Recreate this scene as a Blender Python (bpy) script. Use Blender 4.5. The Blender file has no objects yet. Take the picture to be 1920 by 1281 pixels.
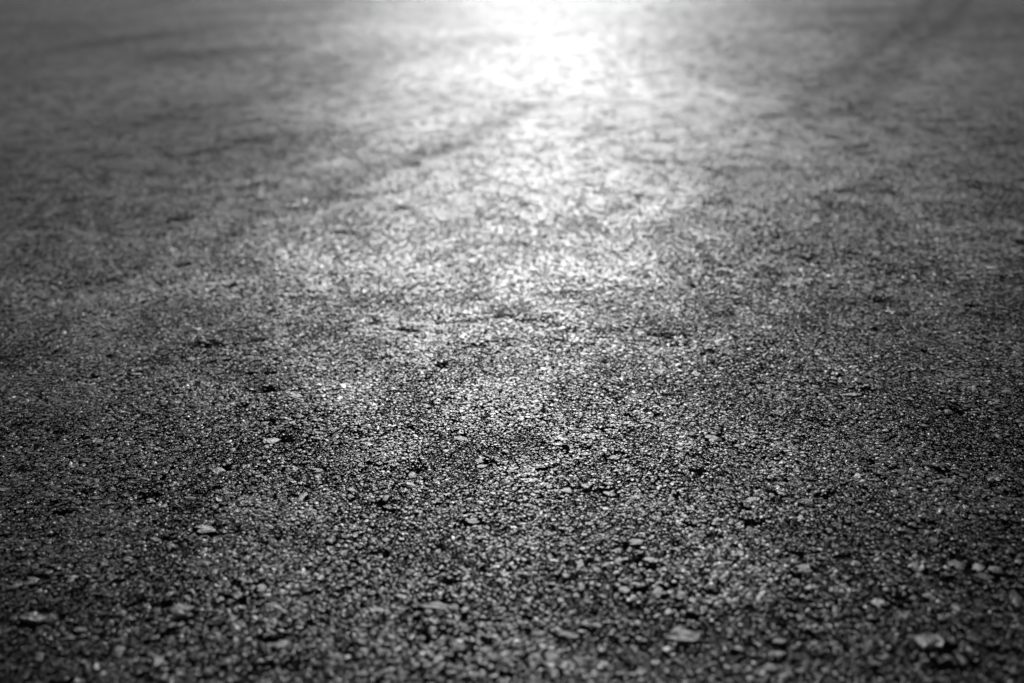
import bpy, math
import numpy as np
from mathutils import Vector

scene = bpy.context.scene
rng = np.random.default_rng(11)

# ------------------------------------------------------------------ camera
CAM_H = 0.36
PITCH = math.atan(800 / 1867)
cam_data = bpy.data.cameras.new("camera")
cam = bpy.data.objects.new("camera", cam_data)
scene.collection.objects.link(cam)
scene.camera = cam
cam.location = (0.0, 0.0, CAM_H)
cam.rotation_euler = (math.pi / 2 - PITCH, 0.0, 0.0)
cam_data.sensor_width = 36.0
cam_data.lens = 35.0
cam_data.clip_start = 0.01
cam_data.clip_end = 2000.0
cam_data.dof.use_dof = True
cam_data.dof.focus_distance = 0.74
cam_data.dof.aperture_fstop = 4.0
cam_data.dof.aperture_blades = 9

# ------------------------------------------------------------------ light
SUN_ELEV = math.radians(30.0)
SUN_AZ = math.radians(0.5)          # to the right of straight ahead (+Y)
world = bpy.data.worlds.new("World")
scene.world = world
world.use_nodes = True
wn, wl = world.node_tree.nodes, world.node_tree.links
wn.clear()
sky = wn.new("ShaderNodeTexSky")
sky.sky_type = 'NISHITA'
sky.sun_disc = False
sky.sun_elevation = SUN_ELEV
sky.sun_rotation = SUN_AZ
sky.altitude = 50.0
sky.air_density = 1.0
sky.dust_density = 4.0
sky.ozone_density = 1.0
grey = wn.new("ShaderNodeRGBToBW")   # the photograph is black and white
bg = wn.new("ShaderNodeBackground")
bg.inputs['Strength'].default_value = 0.10
wout = wn.new("ShaderNodeOutputWorld")
wl.new(sky.outputs[0], grey.inputs[0])
wl.new(grey.outputs[0], bg.inputs['Color'])
wl.new(bg.outputs[0], wout.inputs['Surface'])
world.cycles.sampling_method = 'AUTOMATIC'

sun_data = bpy.data.lights.new("sun", 'SUN')
sun_data.energy = 2.7
sun_data.angle = math.radians(0.53)
sun_data.color = (1.0, 1.0, 1.0)
sun = bpy.data.objects.new("sun", sun_data)
scene.collection.objects.link(sun)
to_sun = Vector((math.sin(SUN_AZ) * math.cos(SUN_ELEV), math.cos(SUN_AZ) * math.cos(SUN_ELEV), math.sin(SUN_ELEV)))
sun.rotation_euler = (-to_sun).to_track_quat('-Z', 'Y').to_euler()
sun.location = to_sun * 5

vs = scene.view_settings
vs.view_transform = 'Standard'
vs.look = 'None'
vs.exposure = 0.0
vs.gamma = 1.0
vs.use_curve_mapping = False

scene.cycles.use_denoising = True
scene.cycles.filter_width = 1.5
scene.cycles.sample_clamp_direct = 4.0
scene.cycles.use_adaptive_sampling = False
scene.cycles.max_bounces = 4
scene.cycles.diffuse_bounces = 2
scene.cycles.glossy_bounces = 2
scene.cycles.sample_clamp_indirect = 4.0
scene.cycles.caustics_reflective = False
scene.cycles.caustics_refractive = False

# ------------------------------------------------------------------ measured ground features
# x, y, width, length of each prominent stone and pit on the road, in millimetres
STONES = [
    (-211, 621, 14.5, 7.9), (-284, 633, 6.6, 7.6), (-331, 599, 8.2, 6.4), (-279, 597, 8.1, 5.4), (-321, 592, 7.4, 4.7),
    (-267, 590, 9.2, 7.5), (-285, 587, 9.5, 6.0), (-274, 580, 6.5, 5.9), (-296, 581, 5.1, 6.0), (-246, 581, 8.0, 5.8),
    (-316, 669, 11.3, 9.3), (-217, 566, 5.7, 4.2), (-332, 572, 7.9, 6.0), (-208, 650, 7.9, 6.8), (-240, 736, 7.9, 6.2),
    (-315, 716, 6.0, 6.1), (-373, 660, 8.0, 7.5), (-252, 610, 9.0, 7.9), (-263, 836, 9.7, 7.7), (-282, 836, 4.9, 7.7),
    (-177, 735, 11.4, 8.1), (-68, 714, 9.4, 8.6), (-166, 786, 10.2, 6.8), (-114, 660, 8.8, 6.8), (-40, 662, 10.4, 10.1),
    (-24, 627, 8.5, 6.2), (-21, 618, 11.4, 6.1), (-96, 626, 5.8, 6.2), (-70, 682, 5.8, 5.3), (-144, 582, 10.1, 12.7),
    (-86, 578, 6.5, 8.2), (-183, 662, 14.5, 12.1), (-193, 689, 8.3, 7.4), (-119, 563, 9.9, 6.7), (-83, 567, 6.4, 5.3),
    (-110, 580, 5.1, 5.6), (-110, 589, 7.3, 3.6), (-138, 617, 9.9, 7.7), (-5, 638, 5.5, 5.6), (-145, 738, 5.3, 6.1),
    (-44, 702, 4.2, 5.5), (150, 652, 14.3, 11.7), (165, 695, 6.7, 6.5), (66, 590, 8.8, 5.7), (66, 575, 11.5, 10.9),
    (50, 586, 8.0, 7.0), (107, 569, 7.1, 6.1), (160, 565, 12.0, 8.1), (133, 581, 5.1, 5.6), (109, 576, 5.8, 5.5),
    (11, 563, 8.5, 6.6), (97, 798, 8.4, 4.6), (114, 748, 6.2, 6.2), (75, 671, 7.3, 6.1), (121, 559, 4.9, 4.6), (102, 677, 8.2, 5.3),
    (276, 721, 15.5, 6.1), (317, 710, 6.0, 7.1), (311, 665, 10.5, 6.4), (291, 736, 5.3, 6.4), (349, 705, 6.8, 6.1),
    (301, 684, 4.1, 4.8), (250, 738, 8.8, 7.3), (280, 659, 5.2, 5.3), (281, 594, 8.8, 7.7), (380, 674, 5.7, 5.8),
    (274, 577, 6.5, 5.9), (316, 571, 7.1, 4.4), (194, 561, 10.6, 8.2), (184, 592, 7.3, 6.6), (218, 595, 5.2, 5.2),
    (292, 585, 14.6, 6.0), (249, 588, 7.3, 4.5), (255, 571, 6.4, 6.4), (301, 792, 8.4, 6.0), (293, 775, 11.0, 8.0),
    (190, 605, 5.2, 4.5), (200, 606, 4.5, 4.6), (174, 571, 5.7, 5.5), (181, 572, 6.4, 5.6), (330, 585, 5.8, 5.4),
    (328, 599, 7.4, 5.6), (-273, 459, 13.3, 11.9), (-260, 457, 9.6, 10.7), (-189, 461, 15.2, 10.4), (-288, 494, 8.9, 12.0),
    (-282, 501, 5.2, 6.1), (-295, 489, 5.7, 6.5), (-313, 537, 8.8, 8.1), (-198, 545, 17.2, 7.8), (-237, 513, 9.9, 5.5),
    (-214, 526, 9.4, 7.5), (-160, 475, 8.1, 10.6), (-265, 494, 7.7, 8.3), (-280, 484, 5.7, 5.2), (-202, 460, 3.6, 8.3),
    (-169, 471, 5.5, 5.3), (-243, 440, 9.9, 5.0), (-230, 444, 7.7, 7.1), (-221, 459, 7.8, 6.3), (-241, 447, 7.7, 4.1),
    (-164, 436, 4.1, 4.3), (-196, 437, 5.8, 5.8), (-239, 531, 8.8, 5.1), (-227, 533, 6.8, 5.1), (-152, 530, 8.1, 8.6),
    (-115, 529, 9.4, 8.5), (-142, 533, 4.7, 5.6), (-46, 513, 5.9, 8.0), (-29, 494, 5.1, 6.5), (-44, 438, 6.4, 7.4),
    (-28, 422, 9.6, 7.9), (-102, 500, 4.5, 5.0), (-89, 487, 3.8, 4.8), (-43, 459, 18.1, 7.8), (-32, 456, 7.2, 6.8),
    (-26, 440, 4.7, 4.6), (-18, 428, 3.4, 4.0), (-148, 481, 6.9, 9.7), (-127, 430, 10.4, 9.2), (-94, 420, 9.6, 7.9),
    (-26, 547, 11.7, 6.3), (-79, 528, 8.1, 3.0), (-16, 538, 4.1, 7.4), (-140, 549, 5.5, 5.8), (-16, 476, 3.1, 4.1),
    (-60, 472, 2.8, 4.6), (-105, 408, 2.5, 3.8), (-75, 507, 3.9, 4.5), (-52, 515, 4.0, 6.9), (-10, 435, 2.6, 5.0),
    (-62, 508, 3.3, 5.1), (77, 518, 10.6, 7.0), (65, 510, 7.2, 5.7), (100, 508, 5.9, 5.7), (66, 498, 7.7, 7.2), (84, 497, 9.0, 8.8),
    (41, 494, 7.0, 8.7), (32, 484, 6.9, 5.8), (12, 473, 4.9, 6.1), (13, 467, 4.3, 6.0), (40, 473, 7.4, 7.7), (37, 464, 5.5, 5.0),
    (64, 469, 7.4, 9.1), (83, 465, 9.8, 10.1), (97, 465, 9.8, 5.0), (73, 473, 8.0, 6.2), (56, 454, 3.6, 4.8), (75, 449, 4.2, 4.8),
    (40, 439, 7.6, 6.5), (46, 437, 5.2, 5.5), (60, 426, 5.1, 5.3), (128, 494, 5.7, 4.4), (109, 486, 3.2, 4.3), (144, 534, 8.1, 8.7),
    (37, 517, 5.3, 7.0), (23, 503, 5.2, 11.1), (22, 513, 4.6, 5.2), (51, 488, 7.6, 6.4), (49, 539, 6.8, 5.5), (35, 546, 5.5, 5.0),
    (95, 550, 6.9, 6.4), (91, 429, 15.8, 18.1), (31, 493, 3.8, 4.9), (55, 471, 2.5, 5.1), (78, 506, 4.6, 5.1), (102, 430, 4.6, 4.6),
    (127, 428, 4.6, 4.6), (52, 462, 4.2, 4.5), (262, 486, 12.0, 10.4), (237, 485, 12.6, 10.2), (204, 451, 9.5, 11.2),
    (225, 455, 7.8, 6.2), (234, 456, 7.8, 6.3), (282, 481, 10.0, 7.5), (272, 483, 6.9, 10.4), (272, 474, 13.6, 5.6),
    (252, 530, 8.1, 6.4), (247, 523, 9.3, 8.8), (257, 536, 7.5, 5.2), (258, 512, 5.9, 6.2), (256, 503, 7.8, 5.4),
    (219, 418, 15.5, 16.7), (211, 407, 3.9, 4.5), (223, 406, 5.5, 6.3), (230, 403, 5.5, 8.1), (281, 453, 8.4, 18.2),
    (265, 523, 6.7, 5.1), (241, 496, 5.8, 6.4), (179, 447, 6.5, 5.9), (190, 444, 6.5, 5.9), (141, 422, 7.9, 5.4),
    (184, 541, 6.8, 7.7), (294, 551, 6.9, 5.6), (218, 469, 5.5, 5.4), (138, 412, 7.8, 5.2), (228, 491, 4.4, 5.2),
    (182, 463, 6.7, 6.2), (-242, 970, 6.6, 8.2), (-189, 954, 9.8, 7.9), (-190, 1001, 8.0, 8.5), (199, 526, 6.0, 5.6),
]
PITS = [
    (-200, 467, 10.4, 6.4), (-184, 454, 9.0, 7.1), (-238, 445, 13.0, 6.1), (-269, 452, 20.9, 3.2), (-162, 485, 9.4, 4.4),
    (-157, 469, 7.4, 4.2), (-195, 540, 17.1, 3.9), (-217, 534, 8.8, 5.1), (-234, 403, 11.0, 4.5), (-184, 419, 4.0, 4.6),
    (-198, 424, 2.8, 4.7), (-177, 431, 5.8, 4.7), (-190, 441, 8.8, 3.9), (-204, 451, 4.2, 4.1), (-55, 456, 7.8, 5.8),
    (-45, 435, 11.0, 11.0), (-31, 424, 8.5, 3.5), (-19, 424, 7.4, 3.5), (-32, 413, 8.9, 4.3), (-113, 413, 4.5, 5.2),
    (-132, 434, 11.6, 2.8), (-15, 405, 5.0, 5.0), (-41, 412, 4.5, 4.3), (-27, 543, 13.7, 2.5), (-80, 512, 9.8, 4.6),
    (-88, 481, 4.4, 3.7), (-99, 472, 2.5, 4.6), (-29, 498, 4.5, 3.3), (-45, 520, 5.3, 3.5), (-114, 525, 6.0, 3.6),
    (69, 515, 9.2, 5.8), (77, 501, 7.7, 11.1), (84, 491, 11.4, 4.3), (14, 462, 4.9, 3.9), (72, 469, 11.0, 4.1), (60, 470, 6.1, 7.1),
    (88, 471, 9.2, 6.2), (47, 498, 4.5, 4.4), (94, 451, 7.2, 4.8), (99, 443, 7.1, 4.7), (102, 432, 5.8, 4.6), (106, 427, 6.9, 4.1),
    (24, 430, 5.7, 3.6), (56, 425, 6.8, 3.5), (64, 428, 4.0, 4.5), (78, 431, 6.9, 3.6), (121, 475, 4.3, 7.3), (112, 465, 9.1, 4.1),
    (113, 538, 6.8, 4.4), (127, 535, 8.1, 5.0), (152, 538, 10.2, 6.3), (45, 450, 7.1, 3.8), (101, 515, 7.2, 5.8),
    (265, 495, 9.6, 5.9), (272, 478, 18.7, 4.0), (279, 474, 12.4, 5.7), (278, 485, 3.8, 7.0), (246, 531, 5.4, 4.5),
    (252, 525, 6.7, 3.8), (218, 456, 9.0, 6.2), (209, 459, 6.0, 4.2), (213, 450, 14.9, 3.0), (196, 435, 7.5, 4.8),
    (161, 426, 6.3, 3.7), (147, 435, 7.5, 4.7), (157, 438, 3.5, 4.3), (213, 411, 16.7, 5.4), (229, 414, 8.4, 9.2),
    (220, 400, 21.8, 5.3), (170, 502, 16.2, 4.6), (312, 530, 8.1, 6.7), (196, 417, 4.5, 4.1), (186, 406, 3.9, 4.4),
    (277, 444, 5.9, 4.7), (263, 532, 8.8, 4.6), (-252, 587, 12.4, 7.4), (-326, 674, 8.2, 5.6), (-305, 674, 5.7, 5.6),
    (-351, 684, 8.3, 5.8), (-205, 626, 5.4, 4.8), (-249, 613, 7.6, 5.5), (-308, 807, 6.6, 6.2), (-383, 796, 4.7, 6.2),
    (-364, 828, 9.7, 5.2), (-304, 571, 10.7, 4.4), (-202, 748, 22.2, 10.5), (-191, 693, 11.7, 5.6), (-172, 664, 11.3, 12.1),
    (-77, 678, 5.7, 7.0), (-77, 760, 6.3, 6.3), (-60, 788, 10.2, 11.2), (-210, 783, 27.7, 4.6), (-68, 617, 11.4, 4.5),
    (-87, 572, 7.2, 6.8), (-81, 563, 8.5, 4.0), (-130, 600, 5.2, 4.4), (-16, 625, 10.0, 3.8), (-162, 584, 3.6, 5.7),
    (-103, 626, 6.1, 3.9), (54, 640, 8.6, 5.6), (79, 632, 6.2, 4.7), (21, 611, 11.3, 4.5), (66, 581, 10.9, 3.5),
    (131, 604, 9.0, 7.4), (71, 671, 8.1, 6.9), (158, 660, 5.6, 4.3), (86, 716, 7.7, 7.7), (129, 727, 5.2, 5.0), (54, 579, 10.8, 4.1),
    (30, 615, 3.0, 4.5), (265, 799, 7.5, 11.9), (222, 693, 8.3, 6.6), (252, 743, 8.0, 5.3), (209, 569, 12.8, 5.6),
    (343, 691, 10.8, 13.8), (290, 730, 8.7, 5.2), (439, 805, 6.6, 12.9), (428, 822, 6.7, 9.3), (-378, 1092, 24.5, 16.5),
    (-279, 847, 24.6, 15.8), (-99, 873, 22.3, 10.7), (-236, 985, 7.8, 10.0), (-505, 1226, 23.8, 13.0), (-333, 1086, 12.2, 12.1),
    (-212, 1207, 26.8, 19.0), (-301, 1010, 14.9, 14.2), (-126, 947, 7.6, 6.1), (-273, 1111, 5.0, 12.0), (328, 1054, 13.1, 13.4),
    (378, 1067, 10.8, 11.9), (448, 903, 10.4, 9.3), (418, 907, 4.2, 9.2), (377, 962, 14.3, 6.7), (364, 924, 15.9, 12.5),
    (189, 977, 8.9, 11.5), (264, 962, 6.6, 8.1), (576, 1082, 12.2, 17.3), (540, 1689, 12.7, 30.5), (424, 1471, 11.2, 26.9),
    (537, 1577, 51.1, 24.2), (327, 1464, 12.7, 23.9), (349, 1533, 10.0, 22.3), (506, 1357, 11.9, 21.6), (260, 1522, 13.2, 21.8),
    (108, 1837, 68.6, 51.1), (524, 1334, 22.0, 21.1), (172, 1788, 38.3, 29.2), (-541, 1698, 23.7, 32.2), (-397, 1664, 10.7, 25.8),
    (-279, 1648, 17.7, 25.3), (-484, 1812, 48.4, 30.8), (-407, 1812, 25.2, 30.5), (-361, 1852, 23.7, 26.4), (-670, 1401, 15.3, 27.1),
    (-284, 1362, 16.4, 23.9), (-394, 1464, 31.9, 27.6), (-211, 1207, 16.1, 16.6),
]
TRACKS = {
    'a': [(0.53, 1.86), (0.60, 2.03), (0.77, 2.38), (1.24, 3.24), (1.61, 4.04), (1.94, 4.77)],
    'b': [(0.63, 1.86), (0.73, 2.06), (1.20, 2.97), (1.55, 3.64), (1.98, 4.54)],
    'c': [(-1.56, 3.14), (-1.46, 3.34), (-1.35, 3.55), (-1.21, 3.75), (-1.06, 4.00)],
    'd': [(-2.07, 4.23), (-1.94, 4.23)],
    'e': [(-0.28, 1.41), (-0.25, 1.50), (-0.15, 1.66), (-0.09, 1.76), (-0.03, 1.91), (0.03, 2.06)],
    'f': [(-0.79, 1.97), (-0.74, 2.03), (-0.67, 2.15), (-0.57, 2.26)],
    'g': [(0.55, 3.47), (0.65, 3.34), (0.80, 3.28), (0.92, 3.31)],
    'h': [(1.05, 3.94), (1.23, 3.87), (1.35, 3.87)],
    'i': [(-0.97, 3.03), (-0.79, 3.20), (-0.53, 3.01)],
    'j': [(1.53, 3.55), (1.75, 3.55)],
    'k': [(1.29, 2.97), (1.46, 2.94)],
}

# ------------------------------------------------------------------ noise and the road's relief
_tab = rng.random((256, 256)).astype(np.float32)


def vnoise(x, y, lam, seed=0):
    """smooth value noise in -1..1 with feature size lam (metres)"""
    u = x / lam + 37.13 * seed + 511.3
    v = y / lam + 91.7 * seed + 733.9
    i = np.floor(u).astype(np.int64); j = np.floor(v).astype(np.int64)
    fu = u - i; fv = v - j
    fu = fu * fu * fu * (fu * (6 * fu - 15) + 10); fv = fv * fv * fv * (fv * (6 * fv - 15) + 10)
    i0 = (i + 17 * seed) & 255; i1 = (i0 + 1) & 255; j0 = (j + 29 * seed) & 255; j1 = (j0 + 1) & 255
    a = _tab[i0, j0] * (1 - fu) + _tab[i1, j0] * fu
    b = _tab[i0, j1] * (1 - fu) + _tab[i1, j1] * fu
    return (a * (1 - fv) + b * fv) * 2 - 1


def smooth(a, b, t):
    t = np.clip((t - a) / (b - a), 0, 1)
    return t * t * (3 - 2 * t)


def track_mask(x, y):
    """1 in the middle of a wheel mark, 0 away from it"""
    m = np.zeros_like(x)
    for key, pts in TRACKS.items():
        w = TRACK_W.get(key, 0.05)
        d = np.full_like(x, 9.0)
        for (ax, ay), (bx, by) in zip(pts[:-1], pts[1:]):
            dx, dy = bx - ax, by - ay
            t = np.clip(((x - ax) * dx + (y - ay) * dy) / (dx * dx + dy * dy), 0, 1)
            d = np.minimum(d, np.hypot(x - ax - t * dx, y - ay - t * dy))
        m = np.maximum(m, TRACK_K.get(key, 0.7) * (1 - smooth(0.0, w, d + 0.2 * w * vnoise(x, y, 0.25, 31))))
    return m


TRACK_K = {'a': 1.0, 'b': 1.0, 'e': 1.25}
TRACK_W = {'a': 0.07, 'b': 0.08, 'c': 0.18, 'd': 0.3, 'e': 0.07, 'f': 0.12, 'g': 0.16, 'h': 0.22, 'i': 0.24, 'j': 0.25, 'k': 0.16}


def relief(x, y):
    """height of the road's rolled surface above its mean level, metres"""
    r = np.hypot(x, y)
    z = 0.0060 * vnoise(x, y, 0.55, 1) + 0.0020 * vnoise(x, y, 0.21, 2)
    m = 0.0006 * vnoise(x, y, 0.08, 3) + 0.0003 * vnoise(x, y, 0.026, 4) + 0.0003 * vnoise(x, y, 0.011, 5) + 0.0002 * vnoise(x, y, 0.005, 12)
    z = z + m * (1 - 0.65 * smooth(1.0, 2.2, r))
    return z * (1 - smooth(30, 60, r)) + 0.03 * 4 * np.tanh(x / 4)      # the road falls to the left


def loose(x, y):
    """0..1: how far the surface has lost its grains here (small ravelled spots)"""
    p = vnoise(x, y, 0.030, 6) * 0.6 + vnoise(x, y, 0.012, 7) * 0.55 + 0.35 * vnoise(x, y, 0.25, 8)
    return smooth(0.45, 0.95, p) * (1 - 0.8 * smooth(0.8, 1.2, y))


def listed_pits(x, y):
    z = np.zeros_like(x)
    for px, py, w, l in PITS:
        cx, cy = px * 1e-3, py * 1e-3
        k = 0.62e-3 if w > 9 else 0.5e-3
        rx, ry = w * k, max(l, 4.0) * k
        R = 2.2 * max(rx, ry)
        s = np.nonzero((np.abs(x - cx) < R) & (np.abs(y - cy) < R))[0]
        if len(s) == 0:
            continue
        qx, qy = x[s] - cx, y[s] - cy
        e = np.hypot(qx / rx, qy / ry) + 0.6 * vnoise(x[s], y[s], 0.5 * max(rx, 0.003), 9)
        z[s] = np.maximum(z[s], 1 - smooth(0.45, 1.25, e))
    return z


def road_z(x, y):
    x = np.asarray(x, dtype=np.float64).ravel(); y = np.asarray(y, dtype=np.float64).ravel()
    return relief(x, y) - (0.0075 - 0.0055 * smooth(0.52, 0.8, y)) * listed_pits(x, y) - 0.0012 * loose(x, y) - 0.0008 * track_mask(x, y)


# ------------------------------------------------------------------ materials
def N(nt, kind, **props):
    n = nt.nodes.new(kind)
    for k, v in props.items():
        setattr(n, k, v)
    return n


def math_node(nt, op, a, b=None):
    n = N(nt, "ShaderNodeMath", operation=op)
    for k, v in enumerate((a, b)):
        if v is None:
            continue
        if isinstance(v, (int, float)):
            n.inputs[k].default_value = v
        else:
            nt.links.new(v, n.inputs[k])
    return n.outputs[0]


def ramp(nt, fac, stops):
    n = N(nt, "ShaderNodeValToRGB")
    el = n.color_ramp.elements
    while len(el) < len(stops):
        el.new(0.5)
    for e, (p, v) in zip(el, stops):
        e.position = p
        e.color = (v, v, v, 1)
    nt.links.new(fac, n.inputs[0])
    return n.outputs[0]


def noise_tex(nt, vec, scale, detail=3.0, rough=0.6):
    n = N(nt, "ShaderNodeTexNoise")
    n.inputs['Scale'].default_value = scale
    n.inputs['Detail'].default_value = detail
    n.inputs['Roughness'].default_value = rough
    nt.links.new(vec, n.inputs['Vector'])
    return n.outputs[0]


def wear(nt, vec):
    """large worn and oily patches of the road, 0..1"""
    return noise_tex(nt, vec, 2.6, 2.0, 0.5)


def stone_material(name, lo, hi, rough_lo, rough_hi, glints=True, ior=1.36, micro=0.8, fmax=0.20):
    m = bpy.data.materials.new(name)
    m.use_nodes = True
    nt = m.node_tree
    b = nt.nodes['Principled BSDF']
    geo = N(nt, "ShaderNodeNewGeometry")
    oi = N(nt, "ShaderNodeObjectInfo")
    tc = N(nt, "ShaderNodeTexCoord")
    rnd = math_node(nt, 'FRACT', math_node(nt, 'ADD', geo.outputs['Random Per Island'], oi.outputs['Random']))
    col = ramp(nt, rnd, [(0.0, lo), (0.75, (lo + hi) / 2), (0.95, hi), (1.0, hi * 1.6)])
    pos = geo.outputs['Position']
    mott = noise_tex(nt, pos, 900.0, 2.0)
    colm = N(nt, "ShaderNodeMix", data_type='RGBA', blend_type='MULTIPLY')
    colm.inputs['Factor'].default_value = 1.0
    nt.links.new(col, colm.inputs[6])
    nt.links.new(ramp(nt, mott, [(0.3, 0.55), (0.7, 1.25)]), colm.inputs[7])
    r2 = math_node(nt, 'FRACT', math_node(nt, 'MULTIPLY', rnd, 7.31))
    w = wear(nt, pos)
    ro = N(nt, "ShaderNodeMapRange")
    ro.inputs['To Min'].default_value = rough_lo
    ro.inputs['To Max'].default_value = rough_hi
    nt.links.new(math_node(nt, 'ADD', math_node(nt, 'MULTIPLY', r2, 0.7), math_node(nt, 'MULTIPLY', w, 0.3)), ro.inputs['Value'])
    rough = ro.outputs[0]
    at = N(nt, "ShaderNodeAttribute", attribute_name="rubber", attribute_type='INSTANCER')
    if glints:      # a few polished quartz faces (marked -1)
        g = math_node(nt, 'LESS_THAN', at.outputs['Fac'], -0.5)
        rough = math_node(nt, 'MULTIPLY', rough, math_node(nt, 'SUBTRACT', 1.0, math_node(nt, 'MULTIPLY', g, 0.7)))
    rub = math_node(nt, 'MAXIMUM', at.outputs['Fac'], 0.0)
    sp = math_node(nt, 'MULTIPLY', ramp(nt, w, [(0.34, 0.45), (0.66, 0.60)]), math_node(nt, 'SUBTRACT', 1.0, math_node(nt, 'MULTIPLY', rub, 0.33)))
    bump = N(nt, "ShaderNodeBump")
    bump.inputs['Strength'].default_value = micro
    bump.inputs['Distance'].default_value = 0.0004
    nt.links.new(noise_tex(nt, pos, 1100.0, 3.0, 0.65), bump.inputs['Height'])
    # fmax: rough grains never reach mirror-like grazing reflectance; a tarry film: sharp-edged gloss (Beckmann) over a nearly black body
    dif = N(nt, "ShaderNodeBsdfDiffuse")
    gls = N(nt, "ShaderNodeBsdfAnisotropic", distribution='BECKMANN')
    fr = N(nt, "ShaderNodeFresnel")
    fr.inputs['IOR'].default_value = ior
    mix = N(nt, "ShaderNodeMixShader")
    nt.links.new(colm.outputs[2], dif.inputs['Color'])
    nt.links.new(rough, gls.inputs['Roughness'])
    for q in (dif, gls, fr):
        nt.links.new(bump.outputs[0], q.inputs['Normal'])
    f = math_node(nt, 'MULTIPLY', math_node(nt, 'MINIMUM', fr.outputs[0], fmax), math_node(nt, 'MULTIPLY', sp, 2.0))
    nt.links.new(f, mix.inputs[0])
    nt.links.new(dif.outputs[0], mix.inputs[1])
    nt.links.new(gls.outputs[0], mix.inputs[2])
    nt.nodes.remove(b)
    nt.links.new(mix.outputs[0], nt.nodes['Material Output'].inputs['Surface'])
    return m


def binder_material():
    m = bpy.data.materials.new("bitumen")
    m.use_nodes = True
    nt = m.node_tree
    b = nt.nodes['Principled BSDF']
    geo = N(nt, "ShaderNodeNewGeometry")
    pos = geo.outputs['Position']
    w = wear(nt, pos)
    nt.links.new(ramp(nt, noise_tex(nt, pos, 500.0, 3.0), [(0.3, 0.008), (0.7, 0.016)]), b.inputs['Base Color'])
    nt.links.new(ramp(nt, w, [(0.3, 0.6), (0.7, 0.75)]), b.inputs['Roughness'])
    vo = N(nt, "ShaderNodeTexVoronoi")
    vo.inputs['Scale'].default_value = 330.0
    nt.links.new(pos, vo.inputs['Vector'])
    h = math_node(nt, 'ADD', math_node(nt, 'MULTIPLY', vo.outputs['Distance'], -1.0), noise_tex(nt, pos, 700.0, 3.0))
    bump = N(nt, "ShaderNodeBump")
    bump.inputs['Strength'].default_value = 0.8
    bump.inputs['Distance'].default_value = 0.001
    nt.links.new(h, bump.inputs['Height'])
    nt.links.new(bump.outputs[0], b.inputs['Normal'])
    return m


M_GRAIN = stone_material("tarred_grain", 0.006, 0.020, 0.32, 0.45, micro=0.3)
# far off the fine relief is too small to resolve and counts as roughness instead
M_FAR = stone_material("tarred_grain_far", 0.006, 0.020, 0.34, 0.46, micro=0.0)
M_WORN = stone_material("tarred_grain_worn", 0.006, 0.020, 0.42, 0.50, micro=0.0, fmax=0.142)
M_STONE = stone_material("worn_stone", 0.008, 0.024, 0.28, 0.42, glints=False, ior=1.37)
M_BINDER = binder_material()

# ------------------------------------------------------------------ the road sheet


def graded(a, b, step, far, growth=1.25):
    c = list(np.arange(a, b + step * 0.5, step))
    s, lo, hi = step, [], []
    p = c[-1]
    while p < far:
        s *= growth; p += s; hi.append(p)
    s, p = step, c[0]
    while p > -far:
        s *= growth; p -= s; lo.append(p)
    return np.array(lo[::-1] + c + hi)


def graded_y():
    ys, y = [], 0.3
    while y < 6.0:
        ys.append(y)
        y += 0.0035 * max(1.0, (y / 0.7) ** 1.3)
    s = ys[-1] - ys[-2]
    hi = []
    while y < 300:
        hi.append(y); s *= 1.25; y += s
    s, y, lo = 0.0035, 0.3, []
    while y > -300:
        s *= 1.3; y -= s; lo.append(y)
    return np.array(lo[::-1] + ys + hi)


def grid_mesh(name, xs, ys):
    X, Y = np.meshgrid(xs, ys)
    Z = road_z(X, Y) - 0.0030
    co = np.stack([X.ravel(), Y.ravel(), Z], 1).astype(np.float32)
    nx, ny = len(xs), len(ys)
    i = (np.arange(ny - 1)[:, None] * nx + np.arange(nx - 1)[None, :]).ravel()
    f = np.stack([i, i + 1, i + nx + 1, i + nx], 1).astype(np.int32)
    me = bpy.data.meshes.new(name)
    me.vertices.add(len(co)); me.vertices.foreach_set("co", co.ravel())
    me.loops.add(f.size); me.loops.foreach_set("vertex_index", f.ravel())
    me.polygons.add(len(f)); me.polygons.foreach_set("loop_start", np.arange(0, f.size, 4, dtype=np.int32))
    me.polygons.foreach_set("use_smooth", np.ones(len(f), dtype=bool))
    me.update(calc_edges=True)
    return me


road = bpy.data.objects.new("asphalt_road", grid_mesh("asphalt_road", graded(-0.75, 0.75, 0.0035, 300.0, 1.06), graded_y()))
scene.collection.objects.link(road)
road.data.materials.append(M_BINDER)
road["kind"] = "structure"
road["label"] = "worn dark asphalt road surface lit by a low sun ahead"
road["category"] = "road"

# ------------------------------------------------------------------ stone shapes


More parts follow.
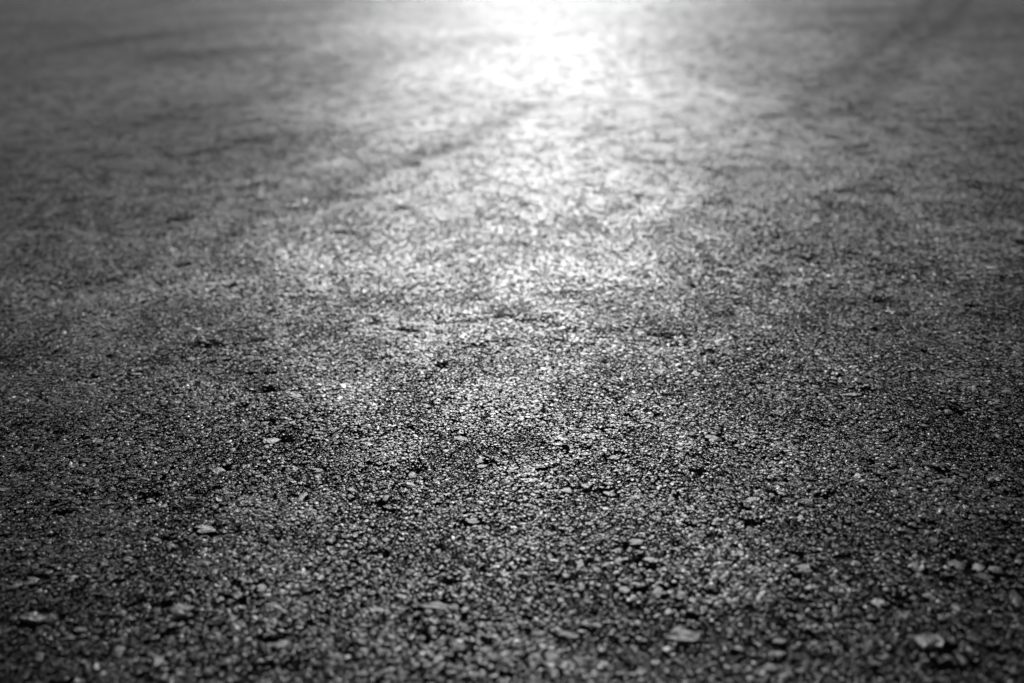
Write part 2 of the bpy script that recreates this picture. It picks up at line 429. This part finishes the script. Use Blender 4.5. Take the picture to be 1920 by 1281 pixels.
def pebble(seed, seg=7, dome=0.05, bevel=0.86, irregular=0.26, drop=0.16):
    """a broken chip with a worn, nearly flat top at z = 0 and steep sides; half-width about 1"""
    r = np.random.default_rng(seed)
    th = (np.arange(seg) + r.uniform(-0.33, 0.33, seg)) * 2 * math.pi / seg
    rad = 1 + irregular * r.normal(0, 1, seg).clip(-1.6, 1.6)
    lean = r.normal(0, 0.10, 2)
    rings = [np.array([[r.normal(0, 0.1), r.normal(0, 0.1), 0.0]])]
    for q, z, jz in ((0.5 * bevel, -0.15 * dome, 0.3 * dome), (bevel, -0.7 * dome, 0.7 * dome), (1.0, -dome - drop, 0.5 * drop), (1.05, -1.1, 0.0)):
        if seg < 9 and q < 0.5 * bevel + 1e-6:
            continue
        rr = rad * q * (1 + r.normal(0, 0.05, seg))
        rings.append(np.stack([rr * np.cos(th) + lean[0] * z, rr * np.sin(th) + lean[1] * z, z + r.normal(0, 1, seg) * jz], 1))
    v = np.concatenate(rings)
    f = [(0, 1 + k, 1 + (k + 1) % seg) for k in range(seg)]
    for n in range(len(rings) - 2):
        o = 1 + n * seg
        for k in range(seg):
            k2 = (k + 1) % seg
            f += [(o + k, o + seg + k, o + seg + k2), (o + k, o + seg + k2, o + k2)]
    return v, np.array(f)


def tri_mesh(name, v, f, mat):
    me = bpy.data.meshes.new(name)
    me.vertices.add(len(v)); me.vertices.foreach_set("co", np.asarray(v, np.float32).ravel())
    f = np.asarray(f, np.int32)
    me.loops.add(f.size); me.loops.foreach_set("vertex_index", f.ravel())
    me.polygons.add(len(f)); me.polygons.foreach_set("loop_start", np.arange(0, f.size, 3, dtype=np.int32))
    me.polygons.foreach_set("use_smooth", np.zeros(len(f), dtype=bool))      # broken faces stay crisp
    me.update(calc_edges=True)
    me.materials.append(mat)
    return me


# ------------------------------------------------------------------ the 300 stones that show largest: parts of the road
OCC = 0.001                                   # occupancy raster, 1 mm
OX0, OY0, OW, OH = -1.3, 0.25, 2600, 1300
occ = np.zeros((OH, OW), bool)


def mark(x, y, rx, ry):
    i = int((x - OX0) / OCC); j = int((y - OY0) / OCC)
    a = int(math.ceil(rx / OCC)); b = int(math.ceil(ry / OCC))
    i0, i1, j0, j1 = max(i - a, 0), min(i + a + 1, OW), max(j - b, 0), min(j + b + 1, OH)
    if i0 >= i1 or j0 >= j1:
        return
    jj, ii = np.mgrid[j0:j1, i0:i1]
    occ[j0:j1, i0:i1] |= ((ii - i) * OCC / rx) ** 2 + ((jj - j) * OCC / ry) ** 2 < 1


def taken(x, y):
    i = ((x - OX0) / OCC).astype(int); j = ((y - OY0) / OCC).astype(int)
    ok = (i >= 0) & (i < OW) & (j >= 0) & (j < OH)
    out = np.zeros(len(x), bool)
    out[ok] = occ[j[ok], i[ok]]
    return out


def half_width(y):
    """half the width of road worth covering at distance y"""
    return 0.30 * np.sqrt(y * y + 0.13) * 1.72 + 0.04


stone_meshes = [tri_mesh("stone", *pebble(100 + k, seg=10, dome=0.06, bevel=0.84, irregular=0.27), M_STONE) for k in range(16)]
spots = [(x * 1e-3, y * 1e-3, w * 1e-3, max(l, 0.55 * w) * 1e-3) for x, y, w, l in STONES]
while len(spots) < 300:
    y = 0.38 + 0.45 * rng.random() ** 1.5
    x = rng.uniform(-1, 1) * (half_width(y) - 0.05)
    s = 0.0055 + 0.005 * rng.random() ** 2.5
    if all(math.hypot(x - q[0], y - q[1]) > 0.7 * (s + max(q[2], q[3])) for q in spots):
        spots.append((x, y, s, s * rng.uniform(0.7, 1.1)))
sz = road_z([q[0] for q in spots], [q[1] for q in spots])
sz0 = relief(np.array([q[0] for q in spots]), np.array([q[1] for q in spots]))
for k, (x, y, w, l) in enumerate(spots):
    o = bpy.data.objects.new("stone", stone_meshes[k % len(stone_meshes)])
    scene.collection.objects.link(o)
    o.parent = road
    s = min(w, l)
    o.scale = (w * 0.5, l * 0.5, s * 0.6)
    o.location = (x, y, max(sz[k], sz0[k] - 0.0006) + 0.0001 + 0.0004 * rng.random())
    o.rotation_euler = (rng.normal(0, 0.05), rng.normal(0, 0.06), rng.choice([0, math.pi]) + rng.normal(0, 0.25))
    mark(x, y, w * 0.5 + 0.0006, l * 0.5 + 0.0006)

# ------------------------------------------------------------------ fine aggregate: nobody could count it
NEAR, FAR = 1.42, 7.5


def border(x):
    """ragged line where single grains give way to clusters"""
    return 1.30 + 0.06 * vnoise(x, x * 0, 0.15, 21) + 0.05 * vnoise(x, x * 0, 0.04, 22)


def scatter(spacing, y0, y1, jitter=0.42, side=0.0):
    n = int((y1 - y0) / spacing)
    out = []
    for r in range(n):
        y = y0 + (r + 0.5) * spacing
        hw = half_width(y) + side
        xs = np.arange(-hw, hw, spacing) + (r % 2) * spacing * 0.5
        out.append(np.stack([xs, np.full(len(xs), y)], 1))
    p = np.concatenate(out)
    return p + rng.uniform(-jitter, jitter, p.shape) * spacing


pts, size = [], []
for spacing, smin, smax, keep in ((0.0075, 0.0042, 0.0070, 0.10), (0.0048, 0.0026, 0.0042, 0.25)):
    p = scatter(spacing, 0.33, NEAR)
    p = p[rng.random(len(p)) < keep]
    p = p[~taken(p[:, 0], p[:, 1])]
    s = smin + (smax - smin) * rng.random(len(p)) ** 1.6
    pts.append(p); size.append(s)
    for q, d in zip(p, s):
        mark(q[0], q[1], d * 0.42, d * 0.42)
for spacing, ya, yb, s0 in ((0.0016, 0.36, 0.50, 0.00125), (0.00125, 0.50, 0.97, 0.00098), (0.0018, 0.97, NEAR, 0.0016)):
    p = scatter(spacing, ya, yb, 0.5)
    p = p[(~taken(p[:, 0], p[:, 1])) & (rng.random(len(p)) < 0.86)]
    pts.append(p)
    size.append(s0 * np.exp(0.55 * rng.normal(0.25, 1, len(p)).clip(-1.2, 2.2)))
pts = np.concatenate(pts); size = np.concatenate(size)
k = pts[:, 1] < border(pts[:, 0])
pts, size = pts[k], size[k]


def instancer(name, pos, rot, scl, idx, meshes, rub):
    """a vertex cloud that carries one stone shape on each vertex"""
    src = bpy.data.collections.new(name + "_shapes")
    for k, me in enumerate(meshes):
        src.objects.link(bpy.data.objects.new("%s_shape_%02d" % (name, k), me))
    me = bpy.data.meshes.new(name)
    me.vertices.add(len(pos)); me.vertices.foreach_set("co", pos.astype(np.float32).ravel())
    for key, kind, arr in (("rot", 'FLOAT_VECTOR', rot), ("scl", 'FLOAT_VECTOR', scl)):
        a = me.attributes.new(key, kind, 'POINT')
        a.data.foreach_set("vector", arr.astype(np.float32).ravel())
    a = me.attributes.new("rubber", 'FLOAT', 'POINT')
    a.data.foreach_set("value", rub.astype(np.float32))
    a = me.attributes.new("shape", 'INT', 'POINT')
    a.data.foreach_set("value", idx.astype(np.int32))
    o = bpy.data.objects.new(name, me)
    scene.collection.objects.link(o)
    o["kind"] = "stuff"
    ng = bpy.data.node_groups.new(name, 'GeometryNodeTree')
    ng.interface.new_socket("Geometry", in_out='INPUT', socket_type='NodeSocketGeometry')
    ng.interface.new_socket("Geometry", in_out='OUTPUT', socket_type='NodeSocketGeometry')
    gi, go = N(ng, "NodeGroupInput"), N(ng, "NodeGroupOutput")
    ci = N(ng, "GeometryNodeCollectionInfo")
    ci.inputs['Collection'].default_value = src
    ci.inputs['Separate Children'].default_value = True
    ip = N(ng, "GeometryNodeInstanceOnPoints")
    ip.inputs['Pick Instance'].default_value = True
    L = ng.links
    L.new(gi.outputs[0], ip.inputs['Points'])
    L.new(ci.outputs[0], ip.inputs['Instance'])
    for key, kind, sock in (("rot", 'FLOAT_VECTOR', 'Rotation'), ("scl", 'FLOAT_VECTOR', 'Scale'), ("shape", 'INT', 'Instance Index')):
        na = N(ng, "GeometryNodeInputNamedAttribute", data_type=kind)
        na.inputs['Name'].default_value = key
        if sock == 'Rotation':
            er = N(ng, "FunctionNodeEulerToRotation")
            L.new(na.outputs[0], er.inputs[0]); L.new(er.outputs[0], ip.inputs[sock])
        else:
            L.new(na.outputs[0], ip.inputs[sock])
    L.new(ip.outputs[0], go.inputs[0])
    mod = o.modifiers.new("scatter", 'NODES')
    mod.node_group = ng
    return o


n = len(pts)
size = size * np.exp(0.28 * vnoise(pts[:, 0], pts[:, 1], 0.045, 51) + 0.15 * vnoise(pts[:, 0], pts[:, 1], 0.2, 52))
z = road_z(pts[:, 0], pts[:, 1]) + rng.normal(0, 0.00016, n) + 0.08 * (size - 0.0025)
# grains that have sunk below the rolled level leave the dark gaps between the worn tops
drop = 0.30 + 0.16 * vnoise(pts[:, 0], pts[:, 1], 0.012, 41) + 0.12 * vnoise(pts[:, 0], pts[:, 1], 0.05, 42)
drop = np.maximum(drop, np.maximum(1.0 * listed_pits(pts[:, 0], pts[:, 1]), 0.85 * loose(pts[:, 0], pts[:, 1])))
sunk = rng.random(n) < drop
z = z - np.where(sunk, rng.uniform(0.0012, 0.0032, n), 0.0)
tilt = 0.038 - 0.013 * smooth(0.6, 1.3, pts[:, 1])
rot = np.stack([rng.normal(0, 1, n) * tilt, rng.normal(0, 1, n) * tilt, rng.uniform(0, 6.283, n)], 1)
glint = rng.random(n) < 0.02
rot[glint, :2] = rng.normal(0, 0.35, (glint.sum(), 2))
z[glint] = np.maximum(z[glint], road_z(pts[glint, 0], pts[glint, 1])) + 0.0003
scl = np.stack([size * rng.uniform(0.5, 0.72, n), size * rng.uniform(0.36, 0.56, n), size * rng.uniform(0.8, 1.2, n)], 1)
grain_meshes = [tri_mesh("grain", *pebble(300 + k), M_GRAIN) for k in range(24)]
fine = instancer("fine_aggregate", np.stack([pts[:, 0], pts[:, 1], z], 1), rot, scl, rng.integers(0, 24, n), grain_meshes,
                 np.where(glint, -1.0, track_mask(pts[:, 0], pts[:, 1])))
fine.parent = road

# beyond the near strip the grains are laid in hand-sized clusters
TILE = 0.030


def cluster(seed, worn=False):
    """a palm-sized patch of grains; worn = polished nearly level by wheels"""
    r = np.random.default_rng(seed)
    V, F, k = [], [], 0
    sp = 0.0018
    g = np.arange(-0.026, 0.026, sp)
    for gx in g:
        for gy in g:
            x, y = gx + r.uniform(-.45, .45) * sp, gy + r.uniform(-.45, .45) * sp
            if math.hypot(x, y) > 0.0255 or r.random() > 0.58:
                continue
            s = 0.00142 * math.exp(0.55 * min(max(r.normal(0.25, 1), -1.2), 2.2))
            v, f = pebble(int(r.integers(1e9)), dome=0.03 if worn else 0.05, drop=0.06 if worn else 0.16)
            a, b, c = s * 0.6, s * r.uniform(0.38, 0.58), s * 1.0
            th, t1, t2 = r.uniform(0, 6.283), r.normal(0, 0.014 if worn else 0.025), r.normal(0, 0.014 if worn else 0.025)
            v = v * (a, b, c)
            v[:, 2] += v[:, 0] * t1 + v[:, 1] * t2 + r.normal(0, 0.00005 if worn else 0.0002) - (r.random() < (0.12 if worn else 0.30)) * r.uniform(0.0012, 0.003) * (0.4 if worn else 1.0)
            cs, sn = math.cos(th), math.sin(th)
            v = np.stack([v[:, 0] * cs - v[:, 1] * sn + x, v[:, 0] * sn + v[:, 1] * cs + y, v[:, 2]], 1)
            V.append(v); F.append(f + k); k += len(v)
    return np.concatenate(V), np.concatenate(F)


cl_meshes = [tri_mesh("grain_cluster", *cluster(900 + k), M_FAR) for k in range(14)]
cl_meshes += [tri_mesh("worn_cluster", *cluster(950 + k, True), M_WORN) for k in range(14)]
p = scatter(TILE, 0.16, FAR, 0.4, 0.9)
p = p[(p[:, 1] > border(p[:, 0]) - 0.010) | (np.abs(p[:, 0]) > half_width(np.maximum(p[:, 1], 0.36)) - 0.010) | (p[:, 1] < 0.345)]
n = len(p)
e = 0.012
z = road_z(p[:, 0], p[:, 1])
sx = (road_z(p[:, 0] + e, p[:, 1]) - road_z(p[:, 0] - e, p[:, 1])) / (2 * e)
sy = (road_z(p[:, 0], p[:, 1] + e) - road_z(p[:, 0], p[:, 1] - e)) / (2 * e)
th = rng.uniform(0, 6.283, n)
# tilt of each cluster along the road's slope, expressed before its spin
rx = np.arctan(sy); ry = -np.arctan(sx)
from mathutils import Euler, Matrix
rot = np.array([(Euler((a, b, 0)).to_matrix() @ Matrix.Rotation(c, 3, 'Z')).to_euler()[:] for a, b, c in zip(rx, ry, th)])
far = instancer("far_aggregate", np.stack([p[:, 0], p[:, 1], z], 1), rot, np.ones((n, 3)), rng.integers(0, 14, n) + 14 * (p[:, 1] + rng.normal(0, 0.16, n) + 0.15 * vnoise(p[:, 0], p[:, 1], 0.3, 61) > 1.95), cl_meshes, track_mask(p[:, 0], p[:, 1]))
far.parent = road
print("grains", len(pts), "clusters", n)
